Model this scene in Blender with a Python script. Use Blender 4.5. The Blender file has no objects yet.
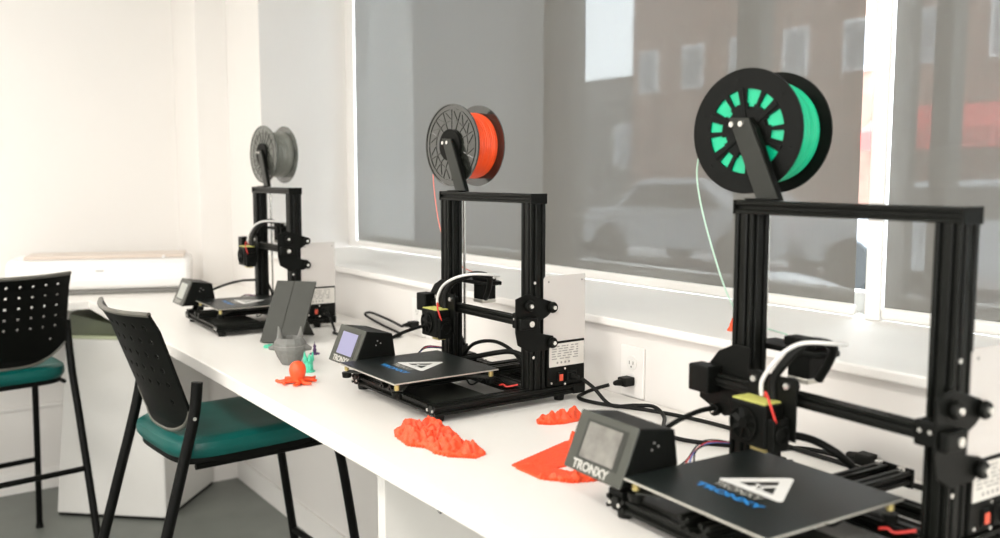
import bpy, bmesh, math, random
from mathutils import Vector, Matrix, noise
random.seed(7)
PI = math.pi
COL = bpy.context.scene.collection
TOP = 0.94                       # counter top height above the floor

# ------------------------------------------------------------------ materials
def mat(name, rgb, rough=0.5, metal=0.0, spec=0.5, bump=0.0, bscale=200, var=0.0, vscale=6, emit=None, estr=1.0, coat=0.0, trans=0.0, alpha=1.0, stretch=None):
    m = bpy.data.materials.new(name); m.use_nodes = True
    nt = m.node_tree; b = nt.nodes['Principled BSDF']
    b.inputs['Base Color'].default_value = (*rgb, 1)
    b.inputs['Roughness'].default_value = rough
    b.inputs['Metallic'].default_value = metal
    b.inputs['Specular IOR Level'].default_value = spec
    b.inputs['Coat Weight'].default_value = coat
    b.inputs['Transmission Weight'].default_value = trans
    b.inputs['Alpha'].default_value = alpha
    tc = nt.nodes.new('ShaderNodeTexCoord')
    src = tc.outputs['Object']
    if stretch:
        mp = nt.nodes.new('ShaderNodeMapping'); mp.inputs['Scale'].default_value = stretch
        nt.links.new(src, mp.inputs['Vector']); src = mp.outputs['Vector']
    if var > 0:
        n = nt.nodes.new('ShaderNodeTexNoise'); n.inputs['Scale'].default_value = vscale; n.inputs['Detail'].default_value = 5
        nt.links.new(src, n.inputs['Vector'])
        r = nt.nodes.new('ShaderNodeValToRGB')
        r.color_ramp.elements[0].position = .3; r.color_ramp.elements[1].position = .7
        r.color_ramp.elements[0].color = (*[c*(1-var) for c in rgb], 1)
        r.color_ramp.elements[1].color = (*[min(1, c*(1+var)) for c in rgb], 1)
        nt.links.new(n.outputs['Fac'], r.inputs['Fac']); nt.links.new(r.outputs['Color'], b.inputs['Base Color'])
    if bump > 0:
        n2 = nt.nodes.new('ShaderNodeTexNoise'); n2.inputs['Scale'].default_value = bscale; n2.inputs['Detail'].default_value = 3
        nt.links.new(src, n2.inputs['Vector'])
        bp = nt.nodes.new('ShaderNodeBump'); bp.inputs['Strength'].default_value = bump; bp.inputs['Distance'].default_value = 0.002
        nt.links.new(n2.outputs['Fac'], bp.inputs['Height']); nt.links.new(bp.outputs['Normal'], b.inputs['Normal'])
    if emit:
        b.inputs['Emission Color'].default_value = (*emit, 1); b.inputs['Emission Strength'].default_value = estr
    return m

M = {}
M['wall'] = mat('wall_paint', (.80,.775,.745), .85, var=.015, vscale=1.5, bump=.08, bscale=300)
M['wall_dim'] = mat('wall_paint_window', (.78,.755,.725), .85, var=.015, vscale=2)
M['trim'] = mat('white_trim', (.84,.82,.79), .5, var=.01)
M['counter'] = mat('counter_laminate', (.84,.815,.775), .38, var=.012, vscale=4)
M['floor'] = mat('floor_vinyl', (.175,.188,.170), .42, var=.10, vscale=5, bump=.05)
M['ceil'] = mat('ceiling_paint', (.8,.8,.78), .9, var=.01)
M['black'] = mat('black_anodised', (.0055,.0062,.0050), .36, metal=.0, spec=.16, var=.15, vscale=30)
M['blackplastic'] = mat('black_plastic', (.0040,.0045,.0037), .45, spec=.13, bump=.15, bscale=500)
M['bedtop'] = mat('bed_sheet', (.008,.011,.010), .36, spec=.32, bump=.25, bscale=900, var=.35, vscale=14)
M['alu'] = mat('aluminium', (.62,.60,.54), .35, metal=.7, var=.05)
M['brass'] = mat('brass', (.62,.52,.22), .35, metal=.6, var=.08)
M['steel'] = mat('bright_steel', (.75,.74,.70), .25, metal=.8, var=.04)
M['charcoal'] = mat('charcoal_steel', (.018,.020,.016), .42, spec=.4, var=.08, vscale=15)
M['greypanel'] = mat('pale_grey_sheet', (.62,.585,.555), .35, metal=.15, var=.02)
M['label'] = mat('paper_label', (.68,.65,.60), .5, var=.03, vscale=30)
M['ink'] = mat('grey_ink', (.30,.29,.27), .6, var=.1)
M['red'] = mat('red_plastic', (.75,.10,.05), .4, var=.08)
M['white'] = mat('white_plastic', (.80,.79,.76), .4, var=.02)
M['yellow'] = mat('yellow_label', (.62,.62,.16), .5, var=.12, vscale=60)
M['blue'] = mat('blue_print', (.02,.24,.62), .45, var=.12, vscale=60)
M['rubber'] = mat('cable_rubber', (.005,.0055,.0045), .5, spec=.2, var=.1)
M['ptfe'] = mat('ptfe_tube', (.72,.71,.68), .3, var=.03)
M['wirered'] = mat('red_wire', (.65,.04,.03), .4, var=.05)
M['wireblue'] = mat('blue_wire', (.10,.2,.55), .4, var=.05)
M['green_wire'] = mat('green_board', (.12,.25,.06), .4, var=.3, vscale=80)
M['green'] = mat('green_filament', (.0,.50,.25), .35, var=.12, vscale=12, stretch=(1,60,1), bump=.5, bscale=20)
M['orange'] = mat('orange_filament', (1.0,.085,.010), .35, var=.10, vscale=12, stretch=(1,60,1), bump=.5, bscale=20)
M['greyfil'] = mat('grey_filament', (.20,.205,.18), .35, var=.12, vscale=12, stretch=(1,60,1), bump=.5, bscale=20)
M['mint'] = mat('mint_filament_strand', (.55,.76,.62), .35, var=.03)
M['salmon'] = mat('orange_filament_strand', (.85,.22,.16), .35, var=.03)
M['clearflange'] = mat('smoky_flange', (.10,.105,.09), .16, spec=.8, coat=.6, alpha=.72, var=.35, vscale=30)
M['darkflange'] = mat('glossy_black_flange', (.020,.022,.018), .16, spec=.8, coat=.7, var=.3, vscale=30)
M['orangeprint'] = mat('orange_print', (.95,.085,.022), .5, var=.18, vscale=90, bump=.5, bscale=300)
M['octo'] = mat('red_orange_print', (.95,.09,.02), .42, var=.06, vscale=60, bump=.3, bscale=300)
M['greyprint'] = mat('grey_print', (.18,.18,.168), .6, var=.10, vscale=120, bump=.4, bscale=350)
M['tealprint'] = mat('teal_print', (.08,.56,.36), .45, var=.06, vscale=60)
M['purple'] = mat('dark_purple_print', (.06,.02,.09), .45, var=.1)
M['tablet'] = mat('grey_folio', (.036,.038,.031), .55, var=.08, vscale=25, bump=.2, bscale=700)
M['teal'] = mat('teal_vinyl', (.0,.085,.074), .36, spec=.4, var=.10, vscale=9, bump=.15, bscale=600)
M['stoolblack'] = mat('black_powder_coat', (.003,.0033,.0028), .45, spec=.12, var=.1)
M['stoolback'] = mat('black_moulded_back', (.003,.0034,.0028), .45, spec=.10, bump=.12, bscale=500)
M['backrim'] = mat('worn_grey_edge', (.11,.105,.088), .35, var=.15, vscale=20)  # grey stands for glancing reflection along the black rims
M['machine'] = mat('machine_white', (.80,.785,.765), .35, var=.01)
M['machinelid'] = mat('machine_lid', (.62,.53,.46), .3, var=.02)
M['machinebase'] = mat('machine_base', (.17,.165,.15), .5, var=.05)
M['bin'] = mat('bin_white', (.72,.71,.68), .45, var=.02)
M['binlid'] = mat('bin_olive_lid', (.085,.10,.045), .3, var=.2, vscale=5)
M['binrim'] = mat('bin_rim', (.50,.54,.36), .4, var=.05)
M['bezel'] = mat('display_bezel', (.052,.055,.044), .45, var=.05)
M['bezelin'] = mat('display_inner_bezel', (.022,.024,.019), .3, var=.05)
M['screen_lit'] = mat('lavender_screen', (.04,.04,.06), .2, emit=(.56,.53,.82), estr=.85)
M['screen_pale'] = mat('pale_screen', (.05,.05,.05), .2, emit=(.62,.63,.52), estr=.9)
M['screen_off'] = mat('grey_screen', (.16,.152,.135), .12, spec=.9, coat=.5, var=.30, vscale=28)  # grey tone paints in a reflection on the dark screen
M['silver_ink'] = mat('silver_letters', (.48,.47,.43), .4, var=.03)
M['glass'] = None
M['brick'] = mat('brick_facade', (.30,.17,.13), .9, var=.25, vscale=2)
M['stone'] = mat('stone_facade', (.13,.13,.13), .9, var=.1, vscale=.6)
M['glassdark'] = mat('street_window_glass', (.34,.35,.38), .2, var=.2, vscale=1)
M['snow'] = mat('pale_street', (.62,.63,.64), .9, var=.3, vscale=.5)
M['car_white'] = mat('car_white', (.85,.85,.86), .25, var=.02)
M['car_dark'] = mat('car_dark', (.06,.065,.07), .25, var=.02)
M['car_silver'] = mat('car_silver', (.45,.47,.5), .25, var=.02)
M['tyre'] = mat('tyre', (.02,.02,.02), .7, var=.1)
M['awning'] = mat('red_awning', (.75,.10,.09), .7, var=.15, vscale=2)
M['billboard'] = mat('billboard_white', (.95,.97,1.0), .7, var=.08, vscale=1)
M['lamp'] = mat('lamp_diffuser', (.9,.9,.9), .5, emit=(1,.97,.92), estr=3.0)

M['sky_pane'] = mat('bright_sky_pane', (.5,.5,.5), .4, emit=(1,1,1), estr=1.5)  # glow for the added window-shaped fill lights
# window glass: clear, faintly reflective
g = bpy.data.materials.new('window_glass'); g.use_nodes = True; nt = g.node_tree; nt.nodes.clear()
o_ = nt.nodes.new('ShaderNodeOutputMaterial'); mx = nt.nodes.new('ShaderNodeMixShader'); tr = nt.nodes.new('ShaderNodeBsdfTransparent'); gl = nt.nodes.new('ShaderNodeBsdfGlossy')
gl.inputs['Roughness'].default_value = .02; mx.inputs['Fac'].default_value = .05; tr.inputs['Color'].default_value = (.93,.96,.96,1)
nt.links.new(tr.outputs[0], mx.inputs[1]); nt.links.new(gl.outputs[0], mx.inputs[2]); nt.links.new(mx.outputs[0], o_.inputs['Surface']); M['glass'] = g

# roller shade: woven screen cloth, partly see-through
g = bpy.data.materials.new('screen_cloth'); g.use_nodes = True; nt = g.node_tree; nt.nodes.clear()
o_ = nt.nodes.new('ShaderNodeOutputMaterial'); mx = nt.nodes.new('ShaderNodeMixShader'); tr = nt.nodes.new('ShaderNodeBsdfTransparent')
df = nt.nodes.new('ShaderNodeBsdfDiffuse'); tl = nt.nodes.new('ShaderNodeBsdfTranslucent'); m2 = nt.nodes.new('ShaderNodeMixShader')
tc = nt.nodes.new('ShaderNodeTexCoord'); mp = nt.nodes.new('ShaderNodeMapping'); mp.inputs['Scale'].default_value = (260, 260, 9)
no = nt.nodes.new('ShaderNodeTexNoise'); no.inputs['Scale'].default_value = 1; no.inputs['Detail'].default_value = 4
mr = nt.nodes.new('ShaderNodeMapRange'); mr.inputs['From Min'].default_value = .3; mr.inputs['From Max'].default_value = .7
mr.inputs['To Min'].default_value = .036; mr.inputs['To Max'].default_value = .058
nt.links.new(tc.outputs['Object'], mp.inputs['Vector']); nt.links.new(mp.outputs[0], no.inputs['Vector']); nt.links.new(no.outputs['Fac'], mr.inputs['Value'])
df.inputs['Color'].default_value = (.172,.165,.148,1); tl.inputs['Color'].default_value = (.22,.22,.22,1); m2.inputs['Fac'].default_value = .04
nt.links.new(df.outputs[0], m2.inputs[1]); nt.links.new(tl.outputs[0], m2.inputs[2])
nt.links.new(mr.outputs[0], mx.inputs['Fac']); nt.links.new(m2.outputs[0], mx.inputs[1]); nt.links.new(tr.outputs[0], mx.inputs[2])
nt.links.new(mx.outputs[0], o_.inputs['Surface']); M['shade'] = g

# ------------------------------------------------------------------ mesh helpers
def new(): return bmesh.new()
def box(bm, x0, x1, y0, y1, z0, z1, mtx=None):
    vs = [bm.verts.new((x,y,z)) for x in (x0,x1) for y in (y0,y1) for z in (z0,z1)]
    if mtx:
        for v in vs: v.co = mtx @ v.co
    for f in ((0,1,3,2),(4,6,7,5),(0,4,5,1),(2,3,7,6),(0,2,6,4),(1,5,7,3)):
        bm.faces.new([vs[i] for i in f])
    return bm
def prism(bm, pts, a0, a1, axis='z', mtx=None):
    """polygon pts (u,v) extruded along axis from a0 to a1"""
    def P(u,v,a): return {'z':(u,v,a),'x':(a,u,v),'y':(u,a,v)}[axis]
    lo = [bm.verts.new(P(u,v,a0)) for u,v in pts]; hi = [bm.verts.new(P(u,v,a1)) for u,v in pts]
    if mtx:
        for v in lo+hi: v.co = mtx @ v.co
    n = len(pts)
    bm.faces.new(lo[::-1]); bm.faces.new(hi)
    for i in range(n): bm.faces.new((lo[i], lo[(i+1)%n], hi[(i+1)%n], hi[i]))
    return bm
def cyl(bm, c, d, r, h, n=24, r2=None, inner=0):
    """cylinder starting at c along direction d"""
    d = Vector(d).normalized(); q = d.to_track_quat('Z','Y'); c = Vector(c)
    r2 = r if r2 is None else r2
    a = [bm.verts.new(c + q @ Vector((r*math.cos(2*PI*i/n), r*math.sin(2*PI*i/n), 0))) for i in range(n)]
    b = [bm.verts.new(c + q @ Vector((r2*math.cos(2*PI*i/n), r2*math.sin(2*PI*i/n), h))) for i in range(n)]
    if inner:
        a2 = [bm.verts.new(c + q @ Vector((inner*math.cos(2*PI*i/n), inner*math.sin(2*PI*i/n), 0))) for i in range(n)]
        b2 = [bm.verts.new(c + q @ Vector((inner*math.cos(2*PI*i/n), inner*math.sin(2*PI*i/n), h))) for i in range(n)]
        for i in range(n):
            j = (i+1)%n
            bm.faces.new((a[i],a[j],b[j],b[i])); bm.faces.new((a2[j],a2[i],b2[i],b2[j]))
            bm.faces.new((a[j],a[i],a2[i],a2[j])); bm.faces.new((b[i],b[j],b2[j],b2[i]))
    else:
        for i in range(n):
            j = (i+1)%n; bm.faces.new((a[i],a[j],b[j],b[i]))
        bm.faces.new(a[::-1]); bm.faces.new(b)
    return bm
def smooth_pts(pts, k=6):
    P = [Vector(p) for p in pts]; out = []
    for i in range(len(P)-1):
        p0 = P[max(0,i-1)]; p1 = P[i]; p2 = P[i+1]; p3 = P[min(len(P)-1,i+2)]
        for j in range(k):
            t = j/k
            out.append(.5*((2*p1)+(p2-p0)*t+(2*p0-5*p1+4*p2-p3)*t*t+(3*p1-3*p2+p3-p0)*t**3))
    out.append(P[-1]); return out
def tube(bm, pts, r, n=10, k=6, rs=None, smooth=True):
    P = smooth_pts(pts, k) if smooth else [Vector(p) for p in pts]
    rings = []; prev = None
    for i, p in enumerate(P):
        t = (P[min(i+1,len(P)-1)] - P[max(i-1,0)]).normalized()
        if prev is None:
            up = Vector((0,0,1)) if abs(t.z) < .9 else Vector((1,0,0)); a = t.cross(up).normalized()
        else:
            a = (prev - t*prev.dot(t)).normalized()
        prev = a; b = t.cross(a)
        rr = r if rs is None else rs[min(len(rs)-1, int(i*len(rs)/len(P)))]
        rings.append([bm.verts.new(p + a*rr*math.cos(2*PI*j/n) + b*rr*math.sin(2*PI*j/n)) for j in range(n)])
    for i in range(len(rings)-1):
        for j in range(n):
            bm.faces.new((rings[i][j], rings[i][(j+1)%n], rings[i+1][(j+1)%n], rings[i+1][j]))
    bm.faces.new(rings[0][::-1]); bm.faces.new(rings[-1])
    return bm
def lathe(bm, prof, n=48, mtx=None):
    rings = []
    for r, z in prof:
        rings.append([bm.verts.new((r*math.cos(2*PI*i/n), r*math.sin(2*PI*i/n), z)) for i in range(n)])
    if mtx:
        for R_ in rings:
            for v in R_: v.co = mtx @ v.co
    for a, b in zip(rings, rings[1:]):
        for i in range(n): bm.faces.new((a[i], a[(i+1)%n], b[(i+1)%n], b[i]))
    bm.faces.new(rings[0][::-1]); bm.faces.new(rings[-1])
    return bm
def obj(name, bm, m, parent=None, bevel=0, smooth=False, segs=2, solid=0):
    bmesh.ops.recalc_face_normals(bm, faces=bm.faces)
    me = bpy.data.meshes.new(name); bm.to_mesh(me); bm.free()
    me.materials.append(m)
    if smooth:
        for p in me.polygons: p.use_smooth = True
    o = bpy.data.objects.new(name, me); COL.objects.link(o)
    if parent: o.parent = parent
    if solid:
        s = o.modifiers.new('thickness','SOLIDIFY'); s.thickness = solid; s.offset = 0
    if bevel:
        b = o.modifiers.new('bevel','BEVEL'); b.width = bevel; b.segments = segs; b.limit_method = 'ANGLE'; b.angle_limit = math.radians(40)
    if smooth and not solid:
        e = o.modifiers.new('split','EDGE_SPLIT'); e.split_angle = math.radians(38)
    return o
def thing(name, label, cat, loc=(0,0,0), rz=0, group=None):
    o = bpy.data.objects.new(name, None); COL.objects.link(o); o.empty_display_size = .05
    o.location = loc; o.rotation_euler = (0,0,rz); tag(o, label, cat, group); return o
def tag(o, label, cat, group=None):
    o['label'] = label; o['category'] = cat
    if group: o['group'] = group
    return o
def struct(name, bm, m, parent=None, **k):
    o = obj(name, bm, m, parent, **k)
    if not parent: o['kind'] = 'structure'
    return o
def textobj(name, s, size, m, parent, mtx, depth=.0004, bold=0.0, sx=1.0):
    cu = bpy.data.curves.new(name+'_curve','FONT'); cu.body = s; cu.size = size; cu.extrude = depth; cu.offset = bold
    cu.align_x = 'CENTER'; cu.align_y = 'CENTER'
    t = bpy.data.objects.new('tmp', cu); COL.objects.link(t)
    dg = bpy.context.evaluated_depsgraph_get(); dg.update()
    me = bpy.data.meshes.new_from_object(t.evaluated_get(dg)); bpy.data.objects.remove(t)
    me.transform(Matrix.Diagonal((sx,1,1,1))); me.transform(mtx)
    me.materials.clear(); me.materials.append(m)
    o = bpy.data.objects.new(name, me); COL.objects.link(o); o.parent = parent; return o
def frame3(origin, ex, ey):
    ex = Vector(ex).normalized(); ez = ex.cross(Vector(ey)).normalized(); ey = ez.cross(ex)
    m = Matrix.Identity(4)
    for i in range(3): m[i][0]=ex[i]; m[i][1]=ey[i]; m[i][2]=ez[i]; m[i][3]=origin[i]
    return m
def slot_profile(w, h):
    """outline of aluminium V-slot extrusion, centred, w x h multiples of 20 mm"""
    pts = []
    def side(n, f):
        c = [(-n/2+.5+i)*.02 for i in range(n)]
        L = n*.02
        s = [(-L/2+.001, 0)]
        for q in c: s += [(q-.0048,0),(q-.0030,.0022),(q-.0030,.0060),(q+.0030,.0060),(q+.0030,.0022),(q+.0048,0)]
        s += [(L/2-.001,0)]
        return [f(a,b) for a,b in s]
    W, H = w*.005, h*.005
    nw, nh = int(w/2), int(h/2)
    pts += side(nw, lambda a,b:( a, -H+b))
    pts += side(nh, lambda a,b:( W-b, a))
    pts += side(nw, lambda a,b:(-a, H-b))
    pts += side(nh, lambda a,b:(-W+b, -a))
    return pts
def extrusion(bm, axis, u, v, a0, a1, w, h):
    return prism(bm, [(p[0]+u, p[1]+v) for p in slot_profile(w,h)], a0, a1, axis)

def bolts(name, parent, m, lst):
    for c, d, r, h, n in lst: obj(name, cyl(new(), c, d, r, h, n), m, parent)
# ------------------------------------------------------------------ the room
WY = 1.41       # wall plane below the window
GY = 1.85       # plane of the roller shades
struct('floor', box(new(), -4.72, 3.0, -3.6, 2.2, -.06, 0), M['floor'])
struct('ceiling', box(new(), -4.72, 3.0, -3.6, 2.2, 2.85, 2.93), M['ceil'])
bm = new(); box(bm, -4.72, -4.56, -3.6, 1.27, 0, 2.85); struct('wall_left', bm, M['wall'])
bm = new()
prism(bm, [(-4.72,1.27),(-4.2,1.27),(-4.2,1.41),(-3.785,1.41),(-3.872,1.85),(-3.872,2.2),(-4.72,2.2)], 0, 2.85)
struct('wall_corner', bm, M['wall'])
bm = new(); box(bm, -3.785, 3.0, 1.41, 1.99, 0, TOP+.158); struct('wall_window_side', bm, M['wall_dim'])
struct('wall_right', box(new(), 3.0, 3.12, -3.6, 2.2, 0, 2.85), M['wall'])
struct('wall_back', box(new(), -4.72, 3.12, -3.72, -3.6, 0, 2.85), M['wall'])
struct('wall_window_top', box(new(), -3.872, 3.0, 1.86, 2.2, 2.72, 2.85), M['wall'])
struct('baseboard_left', box(new(), -4.56, -4.548, -3.6, 1.27, 0, .10), M['trim'], bevel=.003)
struct('baseboard_window', box(new(), -4.2, 3.0, 1.398, 1.41, 0, .10), M['trim'], bevel=.003)
struct('trim_1', box(new(), -4.56, -4.545, -3.6, 1.27, .385, .40), M['trim'], bevel=.003)     # ledge on the end wall
struct('window_sill', box(new(), -3.784, 3.0, 1.385, 1.99, TOP+.158, TOP+.178), M['trim'], bevel=.004)['kind'] = 'structure'
# window frame: bottom rail, posts, glass
w = struct('window_1', box(new(), -3.872, 3.0, 1.93, 1.99, TOP+.178, TOP+.225), M['trim'])
for i, (x0, x1, mm) in enumerate([(-3.872,-3.85,'trim'),(-2.50,-2.345,'charcoal'),(-1.66,-1.585,'charcoal'),(-1.24,-1.175,'charcoal'),(-1.110,-1.070,'charcoal'),(-.45,-.38,'charcoal'),(.4,.47,'charcoal'),(1.6,1.7,'charcoal')]):
    obj('window_post', box(new(), x0, x1, 1.93, 1.985, TOP+.225, 2.72), M[mm], w)
obj('window_glass', box(new(), -3.9, 3.0, 1.955, 1.961, TOP+.225, 2.72), M['glass'], w)
struct('trim_2', box(new(), -3.872, -3.785, 1.845, 1.93, TOP+.178, 2.72), M['trim'], bevel=.003)  # side casing
struct('trim_3', box(new(), -1.195, -1.158, 1.838, 1.93, TOP+.178, 2.72), M['trim'], bevel=.003)  # mullion cover
# roller shades
def shade(x0, x1, label, y=GY):
    t = thing('roller_shade', label, 'window shade', ((x0+x1)/2, y, TOP+.185), 0)
    hw = (x1-x0)/2
    bm = new(); vs = [bm.verts.new(p) for p in ((-hw,0,.02),(hw,0,.02),(hw,0,1.50),(-hw,0,1.50))]; bm.faces.new(vs)
    obj('shade_cloth', bm, M['shade'], t)
    bm = new(); box(bm, -hw-.004, hw+.004, -.010, .010, -.004, .024); obj('hem_bar', bm, M['trim'], t, bevel=.008, segs=3)
    bm = new(); cyl(bm, (-hw,0,1.51), (1,0,0), .022, 2*hw); obj('roller', bm, M['trim'], t)
shade(-3.78, -1.228, 'wide grey see-through roller shade behind the two left printers')
shade(-1.153, 1.6, 'grey see-through roller shade at the right edge past the white mullion')

# ------------------------------------------------------------------ counter
bm = new()
prism(bm, [(1.6,.727),(1.6,1.408),(-4.198,1.408),(-4.198,1.268),(-4.558,1.268),(-4.558,-1.4),(-3.925,-1.4),(-3.925,.727)], TOP-.034, TOP)
counter = thing('counter', 'long white L-shaped worktop carrying the printers below the window', 'counter', (-1.2,1.05,TOP))
c = obj('worktop', bm, M['counter'], counter, bevel=.003); c.location = (1.2,-1.05,-TOP)
bm = new(); box(bm, -1.515, -1.485, .775, 1.396, 0, TOP-.034); c = obj('support_panel', bm, M['bin'], counter); c.location = (1.2,-1.05,-TOP)
bm = new(); box(bm, .9, .93, .775, 1.396, 0, TOP-.034); c = obj('support_panel', bm, M['bin'], counter); c.location = (1.2,-1.05,-TOP)
bm = new(); box(bm, -4.547, -3.99, -1.3, -1.27, 0, TOP-.034); c = obj('support_panel', bm, M['bin'], counter); c.location = (1.2,-1.05,-TOP)
t = thing('cable_clip', 'tiny black clip under the front edge of the white worktop', 'clip', (-1.235,.745,TOP-.034))
obj('clip_body', box(new(), -.018,.018,-.008,.008,-.007,0), M['rubber'], t, bevel=.002)
obj('clip_hook', tube(new(), [(-.012,0,-.007),(0,0,-.013),(.012,0,-.007)], .002, 6), M['rubber'], t)

# outlets
def outlet(x, label):
    t = thing('wall_outlet', label, 'outlet', (x, WY, TOP+.060), 0)
    obj('cover_plate', box(new(), -.038,.038,-.006,0,-.058,.058), M['trim'], t, bevel=.003)
    for s in (1,-1):
        bm = new(); cyl(bm, (0,-.006,s*.0205), (0,-1,0), .0165, .002, 20)
        r = obj('receptacle', bm, M['white'], t)
        bm = new(); box(bm, -.0070,-.0050,-.0086,-.0078,s*.0205-.004,s*.0205+.004); box(bm, .0050,.0070,-.0086,-.0078,s*.0205-.004,s*.0205+.004)
        cyl(bm, (0,-.0078,s*.0205-.009), (0,-1,0), .0022, .0008, 8)
        obj('slot', bm, M['ink'], r)
    return t
outlet(-1.487, 'white double wall outlet right of the middle printer, cord in its lower socket')
outlet(-2.455, 'white double wall outlet hidden behind the middle printer, one cord in it')

# ------------------------------------------------------------------ printers
def make_printer(label, x, y, rz, zb=.18, bedy=-.02, hx=-.08, screen='screen_off', logo=True, tabl=False, bulge=1.0):
    T = thing('desktop_printer', label, '3D printer', (x,y,TOP), rz, 'three black desktop 3D printers')
    K, PL = M['black'], M['blackplastic']
    G = .186
    # base frame
    bm = new(); extrusion(bm, 'y', .1725, .024, 0, .36, 4, 2); o = obj('base_rail', bm, K, T)
    bm = new(); extrusion(bm, 'y', -.1725, .024, 0, .36, 4, 2); obj('base_rail', bm, K, T)
    bm = new(); extrusion(bm, 'x', .012, .024, -.1525, .1525, 2, 2); obj('front_crossbar', bm, K, T)
    bm = new(); extrusion(bm, 'x', .265, .024, -.1525, .1525, 4, 2); obj('middle_crossbar', bm, K, T)
    bm = new(); extrusion(bm, 'x', .345, .024, -.1525, .1525, 2, 2); obj('rear_crossbar', bm, K, T)
    # board cover plate between the rails at the front
    bm = new(); box(bm, -.152,.152,.0225,.15,.018,.0335); obj('board_cover', bm, M['charcoal'], T, bevel=.002)
    for s in (-1,1):
        for yy in (.02,.335):
            bm = new(); cyl(bm, (s*.1725,yy,0), (0,0,1), .011, .0145, 16, .013); obj('foot', bm, M['rubber'], T)
            
        bolts('bolt', T, M['steel'], [((s*.1725+.010,-.0005,.024), (0,-1,0), .0032, .002, 10), ((s*.1725-.010,-.0005,.024), (0,-1,0), .0032, .002, 10)])
    # twin Y rails
    bm = new(); extrusion(bm, 'y', -.018, .0475, -.012, .405, 2, 2); obj('bed_rail', bm, K, T)
    bm = new(); extrusion(bm, 'y', .020, .0475, -.012, .405, 2, 2); obj('bed_rail', bm, K, T)
    bm = new(); box(bm, -.030,.032,.4055,.412,.030,.060)
    tp = obj('belt_tensioner', bm, PL, T, bevel=.002)
    bolts('tensioner_bolt', tp, M['steel'], [((-.018,.4125,.048), (0,1,0), .005, .004, 12), ((.020,.4125,.048), (0,1,0), .005, .004, 12), ((-.018,.395,.0580),(0,0,1),.006,.005,12), ((.020,.395,.0580),(0,0,1),.006,.005,12)])
    # bed: carriage, springs with brass, plate, sheet
    by = bedy
    bm = new(); box(bm, -.07,.07, by+.06,by+.20,.058,.0615)
    for sx in (-1,1):
        for sy in (0,1):
            a = Vector((sx*.05, by+.07+sy*.12)); b = Vector((sx*.118, by+.014+sy*.232))
            d = (b-a).normalized(); n = Vector((-d.y,d.x))*.012
            prism(bm, [tuple(a-n),tuple(b-n),tuple(b+n),tuple(a+n)], .0585, .0612)
    car = obj('bed_carriage', bm, M['charcoal'], T, bevel=.001)
    for sx in (-1,1):
        for sy in (0,1):
            bx, byy = sx*.118, by+.013+sy*.234
            bm = new(); cyl(bm, (bx,byy,.0615), (0,0,1), .0042, .013, 12)
            for q in range(4): cyl(bm, (bx,byy,.0625+q*.003), (0,0,1), .0056, .0012, 14)
            obj('spring', bm, M['brass'], car)
            bm = new(); cyl(bm, (bx,byy,.046), (0,0,1), .010, .0120, 14, .0115); obj('levelling_knob', bm, PL, car, bevel=.001)
    bm = new(); box(bm, -.13,.13,by,by+.26,.0755,.0785); plate = obj('heated_bed', bm, M['alu'], T, bevel=.0006, segs=1)
    bm = new(); box(bm, -.1285,.1285,by+.0015,by+.2585,.0787,.0797); sheet = obj('build_sheet', bm, M['bedtop'], T)
    if logo:
        z = .0798; yo = by+.02
        A,B,C_ = (-.058,.086+yo),(.060,.086+yo),(.001,.180+yo)
        cen = Vector(((A[0]+B[0]+C_[0])/3,(A[1]+B[1]+C_[1])/3))
        def inset(P,k): return (cen.x+(P[0]-cen.x)*k, cen.y+(P[1]-cen.y)*k)
        bm = new()
        def rc(P,k):   # rounded corner triangle ring
            return [inset(p,k) for p in P]
        out = []; P = [A,B,C_]
        for i in range(3):
            p = Vector(P[i]); a = Vector(P[i-1]); b = Vector(P[(i+1)%3])
            for t_ in (0,1): out.append(tuple(p + ((a if t_==0 else b)-p).normalized()*.007))
        inn = []
        for i in range(3):
            p = Vector(inset(P[i],.50)); inn += [tuple(p),tuple(p)]
        ov = [bm.verts.new((p[0],p[1],z)) for p in out]; iv = [bm.verts.new((Vector(inset(P[i],.50))[0], Vector(inset(P[i],.50))[1], z)) for i in range(3)]
        for i in range(3):
            bm.faces.new((ov[2*i], ov[2*i+1], iv[i]))
            j = (i+1)%3
            bm.faces.new((ov[2*i+1], ov[2*j], iv[j], iv[i]))
        # inner strokes of the emblem
        def bar(x0,y0,x1,y1,wd):
            a = Vector((x0,y0)); b = Vector((x1,y1)); d = (b-a).normalized(); n = Vector((-d.y,d.x))*wd/2
            bm.faces.new([bm.verts.new((q.x,q.y,z+.00005)) for q in (a-n,b-n,b+n,a+n)])
        bar(-.006,.100+yo,.016,.136+yo,.008); bar(-.010,.117+yo,.010,.104+yo,.006)
        obj('triangle_emblem', bm, M['white'], sheet)
        textobj('lettering', 'TRONXY', .020, M['silver_ink'], sheet, Matrix.Translation((-.006,.074+yo,z)), .00003, .0002, .98)
        textobj('lettering', 'TRONXY', .0175, M['blue'], sheet, Matrix.Translation((-.001,.051+yo,z)), .00003, .0007, 1.6)
    # display unit at the front left
    prof = [(-.022,.060),(.013,.142),(.080,.132),(.088,.078),(.065,.058)]
    bm = new(); prism(bm, prof, -.266, -.1345, 'x'); D = obj('display_unit', bm, PL, T, bevel=.003)
    fo = Vector((-.200,-.0045,.101)); fy = Vector((0,.035,.082)).normalized(); fx = Vector((1,0,0)); F = frame3(fo, fx, fy)
    bm = new(); box(bm, -.0665,.0665,-.0455,.0455,-.001,.003, F); obj('face_plate', bm, M['bezel'], D, bevel=.002)
    bm = new(); box(bm, -.044,.050,-.026,.035,.0026,.0036, F); obj('inner_bezel', bm, M['bezelin'], D)
    bm = new(); box(bm, -.038,.040,-.023,.031,.0037,.0042, F); obj('screen', bm, M[screen], D)
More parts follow.
